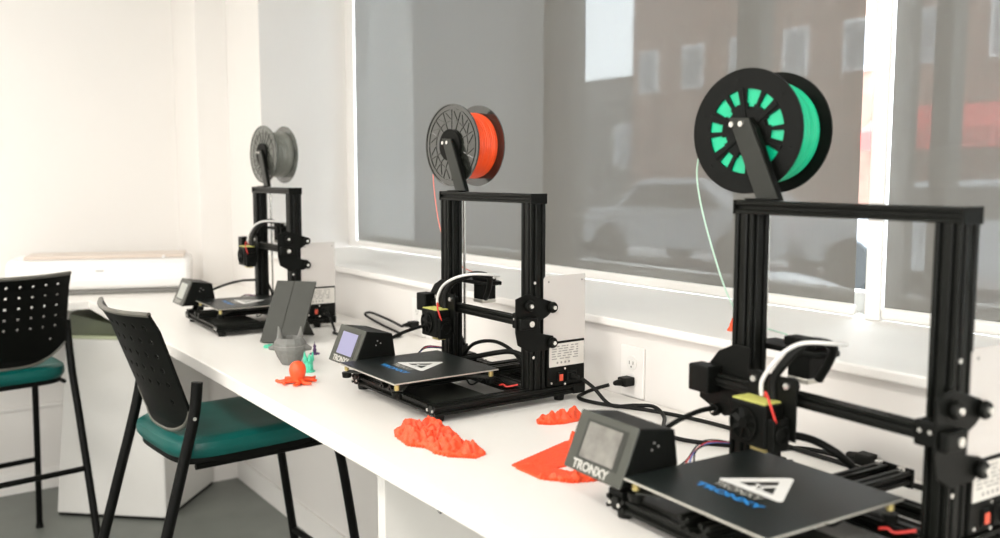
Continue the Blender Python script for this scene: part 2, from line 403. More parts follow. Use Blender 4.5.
    textobj('lettering', 'TRONXY', .0190, M['silver_ink'], D, F @ Matrix.Translation((-.006,-.0355,.0034)), .0002, .0006, 1.05)
    bm = new()
    for q in ((0.04,.118),(.048,.112),(.036,.108)): cyl(bm, (-.1347,q[0],q[1]), (1,0,0), .0018, .0008, 8)
    obj('vent_hole', bm, M['ink'], D)
    bm = new(); tube(bm, [(-.185,.045,.068),(-.18,.03,.045),(-.172,.022,.036)], .009, 8); box(bm, -.192,-.160,.004,.04,.033,.042); obj('display_arm', bm, PL, T)
    # uprights and top beam
    for s in (-1,1):
        bm = new(); prism(bm, [(p[0]*.9+s*(G-.018), p[1]+.265) for p in slot_profile(4,4)], .0345, .4415, 'z'); u = obj('upright', bm, K, T)
        if s > 0: bolts('bolt', u, M['steel'], [((G, .255, .27), (1,0,0), .0034, .002, 10), ((G, .252, zb-.08), (1,0,0), .0034, .002, 10)])
        else: bolts('bolt', u, M['steel'], [((-G, .255, .30), (-1,0,0), .0032, .002, 10)])
    bm = new(); extrusion(bm, 'x', .255, .4515, -G, G, 2, 2)
    tb = obj('top_beam', bm, K, T)
    bm = new(); box(bm, G,G+.003,.243,.287,.440,.4625); obj('end_cap', bm, PL, tb, bevel=.001); obj('end_cap', box(new(), -G-.003,-G,.243,.267,.441,.4625), PL, tb, bevel=.001)
    bm = new(); extrusion(bm, 'x', .275, .4515, -G, G, 2, 2); obj('top_beam', bm, K, T)
    # X beam
    bm = new(); extrusion(bm, 'x', .2335, zb, -.195, .150, 2, 2); obj('crossing_beam', bm, K, T)
    bm = new(); box(bm, -.20,.15,.2215,.2230,zb-.003,zb+.003); obj('drive_belt', bm, M['rubber'], T)
    # right carriage plate with wheels
    bm = new()
    prism(bm, [(.200,zb+.052),(.232,zb+.062),(.298,zb+.040),(.303,zb+.022),(.285,zb+.008),(.262,zb-.002),(.268,zb-.028),(.303,zb-.036),(.303,zb-.056),(.286,zb-.066),(.236,zb-.066),(.206,zb-.048),(.200,zb-.02)], G+.0035, G+.0075, 'x')
    cp = obj('carriage_plate', bm, PL, T, bevel=.0015)
    for yy, zz in ((.296,zb+.028),(.296,zb-.050),(.233,zb+.036)):
        bm = new(); lathe(bm, [(.004,0),(.0105,0),(.0122,.003),(.0122,.006),(.0105,.009),(.004,.009)], 24, frame3((G+.0085,yy,zz),(0,1,0),(0,0,1)))
        w_ = obj('wheel', bm, PL, cp, smooth=True)
        bm = new(); cyl(bm, (G+.0177,yy,zz), (1,0,0), .0048, .004, 6); obj('bolt', bm, M['steel'], w_)
    bm = new(); box(bm, .150, G+.0030,.2205,.2440,zb-.017,zb+.017); box(bm, G+.0078,G+.020,.205,.250,zb-.014,zb+.012); eb = obj('belt_end_block', bm, PL, T, bevel=.003)
    bolts('bolt', eb, M['steel'], [((G+.0203,.232,zb-.002), (1,0,0), .0065, .003, 14), ((.160,.2203,zb+.004),(0,-1,0),.003,.002,10), ((.174,.2203,zb+.004),(0,-1,0),.003,.002,10)])
    # left carriage
    bm = new()
    prism(bm, [(-.246,zb-.040),(-.246,zb-.006),(-.235,zb+.010),(-.206,zb+.044),(-.172,zb+.060),(-.140,zb+.060),(-.140,zb-.045),(-.19,zb-.06),(-.215,zb-.052)], .2365, .2402, 'y')
    lc = obj('carriage_plate', bm, PL, T, bevel=.0015)
    bm = new(); box(bm, -.240,-.196,.2045,.2355,zb-.022,zb+.022); obj('stepper_motor', bm, PL, lc, bevel=.003)
    for xx, zz in ((-.222,zb+.012),(-.205,zb-.052),(-.150,zb-.050)):
        bm = new(); cyl(bm, (xx,.2362,zz), (0,-1,0), .010, .009, 20); wq = obj('wheel', bm, PL, lc, bevel=.001)
        bm = new(); cyl(bm, (xx,.2270,zz), (0,-1,0), .0042, .003, 6); obj('bolt', bm, M['steel'], wq)
    # filament feeder: arm plate with motor hanging from it, behind the left upright
    bm = new(); prism(bm, [(-.185,.288),(-.185,.345),(-.075,.345),(-.050,.335),(-.048,.300),(-.06,.288)], zb+.050, zb+.059, 'z')
    fa = obj('feeder_arm', bm, PL, T, bevel=.002)
    bm = new(); box(bm, -.117,-.077,.296,.336,zb+.012,zb+.0495); m_ = obj('feeder_motor', bm, PL, fa, bevel=.003)
    bm = new(); box(bm, -.1172,-.0768,.2958,.3362,zb+.005,zb+.0145); obj('motor_cap', bm, M['alu'], m_, bevel=.002)
    bm = new(); box(bm, -.13,-.067,.30,.33,zb+.0595,zb+.074); cyl(bm, (-.066,.315,zb+.068), (1,0,0), .005,.010,12); obj('feeder_gear_block', bm, PL, fa, bevel=.003)
    # lead screw + bottom motor
    bm = new(); box(bm, -.190,-.150,.289,.329,.012,.055); zm = obj('lift_motor', bm, PL, T, bevel=.003)
    bm = new(); cyl(bm, (-.172,.306,.055), (0,0,1), .0034, .395, 12); obj('lead_screw', bm, M['steel'], T)
    bm = new(); cyl(bm, (-.172,.306,.0555), (0,0,1), .008, .022, 14); obj('shaft_coupler', bm, M['charcoal'], T)
    # print head
    x0, x1 = hx-.034, hx+.034; z0, z1 = zb-.072, zb-.004
    bm = new(); box(bm, x0,x1,.168,.2065,z0+.004,z1); hd = obj('print_head', bm, PL, T, bevel=.003)
    bm = new(); cyl(bm, (hx-.006,.1678,(z0+z1)/2+.002), (0,-1,0), .026, .0035, 32, None, .0225); cyl(bm,(hx-.006,.1678,(z0+z1)/2+.002),(0,-1,0),.008,.003,20)
    for q in range(7):
        a = q*2*PI/7; cx_, cz_ = hx-.006+.015*math.cos(a), (z0+z1)/2+.002+.015*math.sin(a)
        box(bm, -.0075,.0075,-.0008,.0008,-.004,.004, Matrix.Translation((cx_,.1665,cz_)) @ Matrix.Rotation(-a,4,'Y') @ Matrix.Rotation(.5,4,'X'))
    obj('cooling_fan', bm, PL, hd)
    bm = new(); box(bm, x1+.0005,x1+.013,.171,.204,z0+.002,z1-.018); cyl(bm, (x1+.0135,.188,zb-.045), (1,0,0), .014,.003,24,None,.010)
    obj('side_blower', bm, PL, hd, bevel=.002)
    bm = new(); box(bm, x0+.002,x1-.004,.170,.204,z1+.0005,z1+.0022); obj('yellow_label', bm, M['yellow'], hd)
    bm = new(); cyl(bm, (hx+.01,.19,z0+.004), (0,0,-1), .006,.008,12,.003); box(bm, hx-.004,hx+.024,.180,.200,z0-.004,z0+.0035); obj('nozzle', bm, M['brass'], hd)
    bm = new(); box(bm, x0-.004,x1+.020,.207,.2105,z0+.014,zb+.034)
    for xx in (x0+.010,x1+.004): cyl(bm, (xx,.2112,zb+.022), (0,1,0), .012,.009,22)
    cyl(bm, (hx,.2112,zb-.024), (0,1,0), .012,.009,22)
    obj('head_carriage', bm, PL, T, bevel=.0008)
    bolts('carriage_bolt', T, M['steel'], [((xx,.2068,zb+.022), (0,-1,0), .0052,.004,6) for xx in (x0+.010,x1+.004)])
    # bowden tube and sheathed harness
    zt = zb+.004
    b_ = bulge
    pts = [(hx+.006,.19,zt),(hx+.006,.19,zt+.022),(hx+.020,.197,zt+.050*b_),(hx*.5-.006,.21,zt+.070*b_),(-.032,.232,zt+.080*b_),(-.006,.262,zt+.080*b_),(-.014,.300,zb+.078),(-.040,.314,zb+.075),(-.056,.315,zb+.068)]
    obj('feed_tube', tube(new(), pts, .0032, 10, 8), M['ptfe'], T, smooth=True)
    pts = [(hx+.014,.206,zb-.01),(hx+.012,.207,zt+.022),(hx+.028,.214,zt+.052*b_),(hx*.5-.003,.226,zt+.068*b_),(-.034,.245,zt+.080*b_),(-.014,.270,zt+.074*b_),(-.030,.284,zb+.052),(-.050,.286,zb+.020)]
    obj('cable_sheath', tube(new(), pts, .0068, 10, 8), M['rubber'], T, smooth=True)
    pts = [(hx+.012,.19,zt),(hx+.024,.178,zt+.010),(hx+.040,.170,zt-.004),(hx+.046,.176,zt-.030)]
    obj('red_wire', tube(new(), pts, .0018, 8, 6), M['wirered'], T, smooth=True)
    # bed cable at the back, a hump of black sheath, and loose coloured wires near the lift motor
    pts = [(-.03,by+.262,.072),(-.01,.29,.082),(.03,.31,.088),(.075,.315,.080),(.10,.32,.058),(.11,.325,.03)]
    if screen == 'screen_off': pts = [(-.15,.289,.06),(-.12,.295,.092),(-.075,.302,.098),(-.035,.312,.086),(-.022,.335,.064)]
    obj('cable_sheath', tube(new(), pts, .0062, 10, 8), M['rubber'], T, smooth=True)
    pts = [(-.16,.288,.045),(-.10,.285,.090),(-.03,.30,.105),(.03,.315,.085),(.06,.33,.04)]
    if screen != 'screen_off': obj('cable_sheath', tube(new(), pts, .0045, 10, 8), M['rubber'], T, smooth=True)
    for k_, (mm, dx) in enumerate((('wirered',0),('wireblue',.006),('rubber',.012),('rubber',-.01))):
        pts = [(-.20+dx,.16+dx,.040),(-.215+dx,.19,.052+dx),(-.20+dx,.215,.075),(-.188+dx*.5,.285,.060),(-.172,.300,.046)]
        obj('loose_wire', tube(new(), pts, .0014, 6, 6), M[mm], T, smooth=True)
    pts = [(-.165,.300,.075),(-.190,.287,.118),(-.205,.22,.128),(-.205,.15,.118),(-.195,.0865,.100)]
    obj('display_cable', tube(new(), pts, .0042, 8, 8), M['rubber'], T, smooth=True)
    bm = new(); box(bm, -.170,-.145,.10,.20,.0345,.0375); obj('circuit_strip', bm, M['green_wire'], T)
    # orange cable run on the base
    obj('loose_wire', tube(new(), [(.112,.214,.037),(.122,.218,.040),(.13,.222,.036),(.150,.238,.042)], .0020, 8, 6), M['wirered'], T, smooth=True)
    obj('loose_wire', tube(new(), [(.03,.18,.040),(.07,.17,.036),(.10,.20,.060),(.13,.23,.040),(.150,.240,.042)], .0020, 8, 6), M['rubber'], T, smooth=True)
    # power supply with side panel
    bm = new(); box(bm, .148,.1885,.2905,.396,.0355,.136)
    ps = obj('power_supply', bm, PL, T, bevel=.002)
    bm = new(); box(bm, .150,.1925,.361,.396,.012,.0352); obj('supply_foot', bm, PL, ps, bevel=.002)
    bm = new(); box(bm, .1888,.1905,.294,.3925,.080,.131); lb = obj('sticker', bm, M['label'], ps)
    bm = new()
    random.seed(3)
    for r_ in range(6):
        yy = .300
        while yy < .372:
            L = random.uniform(.005,.016); box(bm, .1906,.1908,yy,min(yy+L,.375),.124-r_*.0055,.1262-r_*.0055); yy += L+random.uniform(.002,.008)
    for q in range(4): cyl(bm, (.1906,.316+q*.011,.0885), (1,0,0), .0028,.0003,10)
    obj('print', bm, M['ink'], lb)
    bm = new(); box(bm, .1888,.1915,.318,.334,.043,.066); sw = obj('switch_frame', bm, M['rubber'], ps)
    bm = new(); box(bm, .1916,.1935,.321,.331,.047,.062, ); obj('power_switch', bm, M['red'], sw, bevel=.001)
    bm = new(); box(bm, .1888,.1915,.344,.372,.040,.068); obj('power_socket', bm, M['rubber'], ps, bevel=.002)
    bolts('bolt', ps, M['steel'], [((.1887,q[0],q[1]), (1,0,0), .0026,.002,10) for q in ((.300,.044),(.338,.0385),(.338,.0735))])
    # tall pale sheet panel standing on the supply
    bm = new(); prism(bm, [(.279,.1365),(.279,.277),(.284,.283),(.396,.283),(.396,.1365)], .1865, .1883, 'x'); pn = obj('side_panel', bm, M['greypanel'], T)
    bolts('screw', pn, M['ink'], [((.1884,q[0],q[1]), (1,0,0), .0022,.0008,10) for q in ((.292,.270),(.386,.270))])
    # spool bracket: leaning folded plate rising from the beam, axle through the spool
    bm = new()
    prism(bm, [(-.178,.4620),(-.134,.4620),(-.200,.592),(-.242,.594)], .2835, .2860, 'y')
    br = obj('spool_bracket', bm, M['charcoal'], T, bevel=.0008)
    bm = new(); prism(bm, [(-.140,.4620),(-.134,.4620),(-.186,.575),(-.200,.592)], .2862, .296, 'y'); box(bm, -.182,-.130,.262,.2835,.4617,.4650); obj('bracket_flange', bm, PL, br)
    bolts('bolt', br, M['steel'], [((-.233,.2833,.583), (0,-1,0), .0046,.004,12), ((-.213,.2833,.583), (0,-1,0), .0046,.004,12)])
    bm = new(); cyl(bm, (-.218,.2864,.573), (0,1,0), .012,.125,20); cyl(bm, (-.218,.4115,.573), (0,1,0), .024,.006,24); obj('axle', bm, PL, br)
    return T

make_printer('black 3D printer nearest the camera under the green filament spool', -.787, .867, math.radians(-3), zb=.177, bedy=-.020, hx=-.078, screen='screen_off')
make_printer('black 3D printer in the middle with the orange filament spool and lit lavender screen', -1.7425, .925, 0, zb=.187, bedy=-.060, hx=-.117, screen='screen_lit', bulge=1.0)
make_printer('black 3D printer farthest from the camera with the grey filament spool', -2.985, .888, math.radians(-2), zb=.262, bedy=.02, hx=-.085, screen='screen_pale', bulge=1.0)

# ------------------------------------------------------------------ spools
def polar_plate(bm, radii, n, mask, y0, y1):
    """disc in XZ plane between y0 and y1 built of polar cells, mask(ri, si) tells which are solid"""
    nr = len(radii)-1
    def key(i, j, k): return (i, j % n, k)
    V = {}
    def vt(i, j, k):
        kk = key(i,j,k)
        if kk not in V:
            a = 2*PI*(j % n)/n; V[kk] = bm.verts.new((radii[i]*math.cos(a), y0 if k == 0 else y1, radii[i]*math.sin(a)))
        return V[kk]
    for i in range(nr):
        for j in range(n):
            if not mask(i, j): continue
            bm.faces.new((vt(i,j,0), vt(i+1,j,0), vt(i+1,j+1,0), vt(i,j+1,0)))
            bm.faces.new((vt(i,j,1), vt(i,j+1,1), vt(i+1,j+1,1), vt(i+1,j,1)))
            if i == 0 or not mask(i-1, j): bm.faces.new((vt(i,j,0), vt(i,j+1,0), vt(i,j+1,1), vt(i,j,1)))
            if i == nr-1 or not mask(i+1, j): bm.faces.new((vt(i+1,j,0), vt(i+1,j,1), vt(i+1,j+1,1), vt(i+1,j+1,0)))
            if not mask(i, (j-1) % n): bm.faces.new((vt(i,j,0), vt(i,j,1), vt(i+1,j,1), vt(i+1,j,0)))
            if not mask(i, (j+1) % n): bm.faces.new((vt(i,j+1,0), vt(i+1,j+1,0), vt(i+1,j+1,1), vt(i,j+1,1)))
    return bm

def make_spool(label, px, py, rz, width, style, fil, strand_m, strand, tilt, RO=.103, dz=0):
    """world position from the printer frame: axle at local (-.218, .300, .573)"""
    R = Matrix.Rotation(rz, 3, 'Z'); p = R @ Vector((-.218, .2985, 0))
    T = thing('filament_spool', label, 'filament spool', (px+p.x, py+p.y, TOP+.573+dz), rz+tilt, 'filament spools above the printers')
    fm = {'window': M['blackplastic'], 'ribbed': M['darkflange'], 'clear': M['clearflange']}[style]
    for end in (0, 1):
        y0 = 0 if end == 0 else width-.0035
        bm = new()
        n = 96
        if style == 'window':
            radii = [.0135,.034,.036,.045,.068,RO-.004,RO]
            def mk(i, j):
                ph = j % 16
                if i == 3: return ph < 2 or 8 <= ph < 12
                if i == 2: return ph < 3 or ph > 6
                return True
            polar_plate(bm, radii, n, mk, y0, y0+.0035)
            # relief ribs round the windows
            if end == 0:
                for q in range(6):
                    a = 2*PI*(q*16+10)/n
                    box(bm, .014,.070,-.0022,.0,-.0035,.0035, Matrix.Rotation(-a,4,'Y'))
                    for rr in (.084,):
                        cyl(bm, (rr*math.cos(a+.06),-.0001,rr*math.sin(a+.06)), (0,-1,0), .0022, .0012, 8)
        elif style == 'ribbed':
            radii = [.0135,.034,.038,.086,.090,RO]
            def mk(i, j): return True
            polar_plate(bm, radii, n, mk, y0, y0+.0030)
            if end == 0:
                for q in range(16):
                    a = 2*PI*q/16
                    box(bm, .036,.090,-.0016,.0,-.0010,.0010, Matrix.Rotation(-a,4,'Y'))
                    box(bm, .0,.030,-.0016,.0,-.0009,.0009, Matrix.Rotation(-a,4,'Y') @ Matrix.Translation((.062,0,0)) @ Matrix.Rotation(-.9,4,'Y'))
                cyl(bm, (0,0,0), (0,-1,0), RO, .0022, 72, None, RO-.003)
                cyl(bm, (0,0,0), (0,-1,0), .091, .0018, 72, None, .0885)
                cyl(bm, (0,0,0), (0,-1,0), .062, .0014, 60, None, .0605)
        else:
            radii = [.0135,.034,.038,.086,.090,RO]
            polar_plate(bm, radii, n, lambda i, j: True, y0, y0+.0030)
            if end == 0:
                for q in range(20):
                    a = 2*PI*q/20
                    box(bm, .036,.088,-.0018,.0,-.0012,.0012, Matrix.Rotation(-a,4,'Y'))
                cyl(bm, (0,0,0), (0,-1,0), RO, .0022, 72, None, RO-.003)
                cyl(bm, (0,0,0), (0,-1,0), .078, .0018, 72, None, .0765)
        obj('flange', bm, fm, T, bevel=.0004 if style=='window' else 0, segs=1)
    # hub
    bm = new(); cyl(bm, (0,.0036,0), (0,1,0), .040, width-.0074, 40, None, .0135); obj('core', bm, M['blackplastic'], T)
    if style != 'window':
        bm = new(); cyl(bm, (0,-.0002,0), (0,-1,0), .040, .008, 32, None, .0135); obj('hub_ring', bm, M['blackplastic'], T, bevel=.001)
    # wound filament with strand ridges
    rf = .082 if style != 'clear' else .080
    bm = new(); prof = [(.0402,.0040)]
    ns = 34; a0 = .0040; a1 = width-.0040
    for i in range(ns+1):
        z = a0+(a1-a0)*i/ns
        prof.append((rf+(.0006 if i % 2 else -.0006)+.0012*math.sin(i*.7), z))
    prof.append((.0402,a1))
    lathe(bm, prof, 72, Matrix.Rotation(-PI/2,4,'X'))
    obj('wound_filament', bm, M[fil], T, smooth=True)
    # strand that runs down to the feeder
    inv = (Matrix.Translation(T.location) @ Matrix.Rotation(rz+tilt,4,'Z')).inverted()
    P = Matrix.Translation((px,py,TOP)) @ Matrix.Rotation(rz,4,'Z')
    if strand:
        obj('loose_strand', tube(new(), [inv @ (P @ Vector(q)) for q in strand], .0014, 8, 8), M[strand_m], T, smooth=True)
    return T
make_spool('black spool of green filament with windowed flange above the nearest printer', -.787, .867, math.radians(-3), .094, 'window', 'green', 'mint',
    [(-.300,.34,.60),(-.331,.322,.56),(-.338,.31,.517),(-.330,.31,.46),(-.298,.31,.377),(-.258,.312,.295),(-.22,.314,.262),(-.135,.315,.250)], math.radians(11), .1005, -.001)
make_spool('black spool of orange filament above the middle printer', -1.7425, .925, 0, .088, 'ribbed', 'orange', 'salmon',
    [(-.300,.34,.60),(-.325,.32,.56),(-.329,.31,.51),(-.317,.31,.43),(-.292,.31,.357),(-.25,.312,.30),(-.20,.314,.272),(-.135,.315,.260)], math.radians(8), .103, .004)
make_spool('translucent spool of grey filament above the farthest printer', -2.985, .888, math.radians(-2), .084, 'clear', 'greyfil', 'ptfe',
    [(-.300,.33,.570),(-.302,.330,.53),(-.296,.330,.47),(-.25,.322,.39),(-.20,.318,.36),(-.17,.315,.340),(-.135,.315,.334)], math.radians(8), .103, .004)

# ------------------------------------------------------------------ cords
def cord(label, pts, plug_pos, plug_dir, end_pos, end_dir, r=.0042):
    T = thing('power_cord', label, 'power cord', (plug_pos[0], plug_pos[1], TOP))
    off = Vector(T.location); W = [Vector((p[0],p[1],p[2]+TOP))-off for p in pts]
    obj('cable', tube(new(), W, r, 10, 8), M['rubber'], T, smooth=True)
    for nm, pos, d in (('wall_plug', plug_pos, plug_dir), ('appliance_plug', end_pos, end_dir)):
        if pos is None: continue
        bm = new(); q = Vector(pos); q = Vector((q.x,q.y,q.z+TOP))-off; d = Vector(d).normalized()
        m_ = frame3(q, d, (0,0,1))
        box(bm, 0,.030,-.010,.010,-.0135,.0135, m_); cyl(bm, q-d*.022, d, .0050, .022, 10, .0085)
        obj(nm, bm, M['rubber'], T, bevel=.003)
cord('black power cord from the wall outlet looping over the worktop behind the nearest printer',
    [(-1.505,1.352,.033),(-1.53,1.335,.022),(-1.56,1.325,.0065),(-1.535,1.29,.0056),(-1.47,1.295,.0056),(-1.36,1.345,.0056),(-1.20,1.375,.0056),(-.95,1.365,.0056),(-.72,1.36,.0056),(-.56,1.345,.02),(-.500,1.290,.05),(-.518,1.235,.0535),(-.540,1.226,.0535)],
    (-1.487,1.372,.040), (.0,1,0), (-.5635,1.2262,.054), (-1,-.05,0))
cord('black power cord plugged into the red-switched side of the middle printer',
    [(-1.515,1.282,.054),(-1.48,1.285,.040),(-1.44,1.30,.008),(-1.40,1.335,.0105),(-1.36,1.35,.0135),(-1.31,1.33,.0056),(-1.25,1.27,.0056),(-1.18,1.24,.0056),(-1.08,1.30,.0056),(-1.0,1.385,.0056),(-.90,1.392,.0056)],
    None or (-.905,1.392,.0145), (1,0,0), (-1.5480,1.2815,.054), (-1,0,0))
cord('black power cord running from the farthest printer to the wall behind the middle printer',
    [(-2.755,1.233,.054),(-2.72,1.228,.04),(-2.68,1.225,.006),(-2.62,1.20,.0056),(-2.52,1.24,.0056),(-2.46,1.31,.0056),(-2.50,1.365,.005),(-2.66,1.382,.012),(-2.77,1.38,.030),(-2.72,1.375,.045),(-2.61,1.372,.040),(-2.555,1.37,.036),(-2.455,1.345,.038),(-2.455,1.352,.0395)],
    (-2.455,1.372,.0395), (0,1,0), (-2.7865,1.2362,.054), (-1,.0,0))
# cable pair running over the worktop behind the middle display: belongs to the middle printer's display
for i, pts in enumerate(([(-.190,.070,.10),(-.18,.12,.10),(-.17,.17,.112),(-.165,.22,.110),(-.168,.243,.108)], [(-.185,.070,.085),(-.18,.12,.080),(-.17,.18,.086),(-.165,.243,.082)])):
    pass

# ------------------------------------------------------------------ prints on the worktop
def relief(name, label, outline, hmax, seed, plate=.003, hole=None, lump=lambda x,y:1.0, cell=.0032, cat='3D print', group=None, mt='orangeprint'):
    cx = sum(p[0] for p in outline)/len(outline); cy = sum(p[1] for p in outline)/len(outline)
    def inside(x,y,poly):
        c = False; n = len(poly)
        for i in range(n):
            (x1,y1),(x2,y2) = poly[i], poly[(i+1)%n]
            if (y1>y)!=(y2>y) and x < (x2-x1)*(y-y1)/(y2-y1)+x1: c = not c
        return c
    x0=min(p[0] for p in outline); x1=max(p[0] for p in outline); y0=min(p[1] for p in outline); y1=max(p[1] for p in outline)
    nx = int((x1-x0)/cell)+1; ny = int((y1-y0)/cell)+1
    bm = new(); V = {}
    def edge(x,y):
        d = 9
        for i in range(len(outline)):
            a = Vector(outline[i]); b = Vector(outline[(i+1)%len(outline)]); ab = b-a; t_ = max(0,min(1,(Vector((x,y))-a).dot(ab)/ab.length_squared)); d = min(d,(Vector((x,y))-a-ab*t_).length)
        return min(1, .12+d/.022) if inside(x,y,outline) else .12
    def ht(x,y):
        v = noise.noise(Vector((x*56+seed,y*56,seed)))*.55 + noise.noise(Vector((x*120,y*120+seed,3)))*.42 + .50
        v = min(1.0, max(0.0, v)); return plate + (v*v*(3-2*v))*hmax*lump(x,y)*edge(x,y)
    def vt(i,j,k):
        if (i,j,k) not in V:
            x=x0+i*cell; y=y0+j*cell
            V[(i,j,k)] = bm.verts.new((x-cx,y-cy,ht(x,y) if k else 0))
        return V[(i,j,k)]
    def on(i,j):
        x=x0+(i+.5)*cell; y=y0+(j+.5)*cell
        return 0<=i<nx and 0<=j<ny and inside(x,y,outline) and not (hole and inside(x,y,hole))
    for i in range(nx):
        for j in range(ny):
            if not on(i,j): continue
            bm.faces.new((vt(i,j,1),vt(i+1,j,1),vt(i+1,j+1,1),vt(i,j+1,1)))
            bm.faces.new((vt(i,j,0),vt(i,j+1,0),vt(i+1,j+1,0),vt(i+1,j,0)))
            for (di,dj,a,b) in ((-1,0,(i,j),(i,j+1)),(1,0,(i+1,j),(i+1,j+1)),(0,-1,(i,j),(i+1,j)),(0,1,(i,j+1),(i+1,j+1))):
                if not on(i+di,j+dj): bm.faces.new((vt(*a,0),vt(*b,0),vt(*b,1),vt(*a,1)))
    o = obj(name, bm, M[mt]); o.location = (cx,cy,TOP+.0002); tag(o, label, cat, group)
    return o
GRP = 'orange printed relief pieces on the worktop'
relief('orange_print', 'long knobbly orange print in front of the middle printer', [(-1.555,.835),(-1.515,.815),(-1.45,.805),(-1.42,.825),(-1.38,.822),(-1.35,.832),(-1.315,.868),(-1.325,.895),(-1.36,.905),(-1.40,.895),(-1.44,.912),(-1.50,.925),(-1.55,.915),(-1.57,.875)], .025, 1.7, group=GRP)
relief('orange_print', 'small knobbly orange print behind the display of the nearest printer', [(-1.452,1.108),(-1.43,1.095),(-1.412,1.11),(-1.402,1.14),(-1.40,1.18),(-1.41,1.208),(-1.44,1.212),(-1.458,1.18),(-1.462,1.14)], .024, 5.1, group=GRP)
relief('orange_print', 'flat triangular orange print with a hole beside the nearest display', [(-1.245,.895),(-1.16,.893),(-1.115,.925),(-1.10,.965),(-1.12,1.02),(-1.17,1.08),(-1.24,1.125),(-1.30,1.115),(-1.30,1.06)], .032, 9.3,
    hole=[(-1.19,.945),(-1.155,.955),(-1.15,.985),(-1.185,.985)], lump=lambda x,y: 1.0 if (x+1.245)*.75+(y-.895) > .135 or y-.90 < .0+ (x+1.16)*.9 else .03, group=GRP)
# tiny cone on the sill
bm = new(); lathe(bm, [(.011,0),(.0105,.002),(.006,.010),(.0065,.012),(.003,.020),(.001,.027)], 16); o = obj('orange_cone', bm, M['octo']); o.location=(-1.262,1.476,TOP+.1785); tag(o,'tiny red-orange cone print standing on the window sill','3D print')

# octopus
T = thing('octopus_figurine', 'small red-orange printed octopus with spread tentacles on the worktop', 'figurine', (-2.062,.843,TOP))
bm = new(); lathe(bm, [(.012,.004),(.017,.006),(.0165,.014),(.0195,.024),(.0205,.034),(.0180,.044),(.0115,.051),(.004,.054)], 28); obj('head', bm, M['octo'], T, smooth=True)
for q in range(8):
    a = q*PI/4+.25; L = (.052,.046,.056,.048,.050,.055,.046,.052)[q]
    d = Vector((math.cos(a),math.sin(a),0)); s = Vector((-math.sin(a),math.cos(a),0))*(.007 if q%2 else -.007)
    pts = [d*.008+Vector((0,0,.008)), d*L*.4+s*.5+Vector((0,0,.0075)), d*L*.7+s+Vector((0,0,.0055)), d*L*.95-s*.4+Vector((0,0,.0056))]
    obj('tentacle', tube(new(), pts, .005, 8, 5, rs=[.0066,.006,.0055,.0048,.0040,.0034]), M['octo'], T, smooth=True)
bm = new()
for s in (-1,1): cyl(bm, (.012,-.013 if s<0 else -.013,.027), (1,-1,0), .0022, .002, 8) if s<0 else cyl(bm, (.0185,-.002,.027), (1,-.3,0), .0022, .002, 8)
obj('eye', bm, M['octo'], T)

# grey eared pot (plain faceted planter)
T = thing('pointed_planter', 'grey faceted printed pot with two pointed horns between tablet and octopus', 'planter', (-2.285,.915,TOP), math.radians(55))
T.scale = (1.22,1.22,1.08)
bm = new()
prof = [(.018,0),(.021,.004),(.030,.022),(.036,.040),(.0345,.055),(.028,.066),(.0255,.067),(.0245,.060),(.022,.045),(.010,.040)]
lathe(bm, prof, 12); obj('bowl', bm, M['greyprint'], T)
for s in (-1,1):
    bm = new(); cyl(bm, (s*.021,0,.058), (s*.10,0,1), .009, .036, 8, .0012); obj('horn', bm, M['greyprint'], T)
    bm = new(); cyl(bm, (s*.033,0,.042), (s,0,-.25), .010, .014, 8, .004); obj('side_knob', bm, M['greyprint'], T)
bm = new(); cyl(bm, (0,0,.0475), (0,0,1), .0362, .0012, 12, None, .0352); obj('groove', bm, M['ink'], T)

T = thing('crown_print', 'mint green spiky printed piece beside the grey pot', '3D print', (-2.165,.915,TOP))
bm = new(); lathe(bm, [(.0165,0),(.0165,.003),(.0125,.005),(.0115,.024),(.014,.030),(.012,.031)], 10); obj('body', bm, M['tealprint'], T)
for q in range(5):
    a = q*2*PI/5; bm = new(); cyl(bm, (.009*math.cos(a),.009*math.sin(a),.0300), (.12*math.cos(a),.12*math.sin(a),1), .0062, .022 if q%2 else .015, 6, .0008); obj('spike', bm, M['tealprint'], T)
T = thing('ring_print', 'small flat mint green ring lying by the foot of the grey tablet', '3D print', (-2.545,.955,TOP))
bm = new(); cyl(bm, (0,0,0), (0,0,1), .018, .007, 20, .016, .008); obj('ring', bm, M['tealprint'], T, bevel=.0015)
bm = new(); cyl(bm, (.017,.004,0), (0,0,1), .006, .012, 10, .003); obj('bead', bm, M['tealprint'], T)
bm = new(); lathe(bm, [(.014,0),(.014,.003),(.004,.005),(.0055,.012),(.0032,.018),(.0045,.022),(.0015,.030),(.0006,.036)], 16); o = obj('spindle_print', bm, M['purple'], smooth=True); o.location=(-2.372,1.022,TOP+.0002); tag(o,'tiny dark purple spindle print behind the grey pot','3D print')

# tablet in folio cover leaning back
T = thing('tablet', 'dark grey tablet in folio cover propped upright before the farthest printer', 'tablet', (-2.575,1.0,TOP))
ex = Vector((.095,.083,0)).normalized(); ey = Vector((-.095*.80,.083*1.25,.185)); ey = (ey - ex*ey.dot(ex)).normalized()
F = frame3((0,0,.0035), ex, ey)
bm = new(); box(bm, -.0645,.0645,0,.208,-.0065,.001, F); tb = obj('tablet_body', bm, M['bezelin'], T, bevel=.003)
bm = new(); box(bm, -.066,-.006,-.001,.209,.0012,.0036, F); obj('folio_cover', bm, M['tablet'], T, bevel=.001)
bm = new(); box(bm, -.005,.066,-.001,.209,.0012,.0036, F); obj('folio_cover', bm, M['tablet'], T, bevel=.001)
q0 = F @ Vector((0,.12,-.007)); q1 = Vector((q0.x-.085*.66, q0.y+.085*.75, .002))
ez = (q1-q0); F2 = frame3(q0, ex, ez)
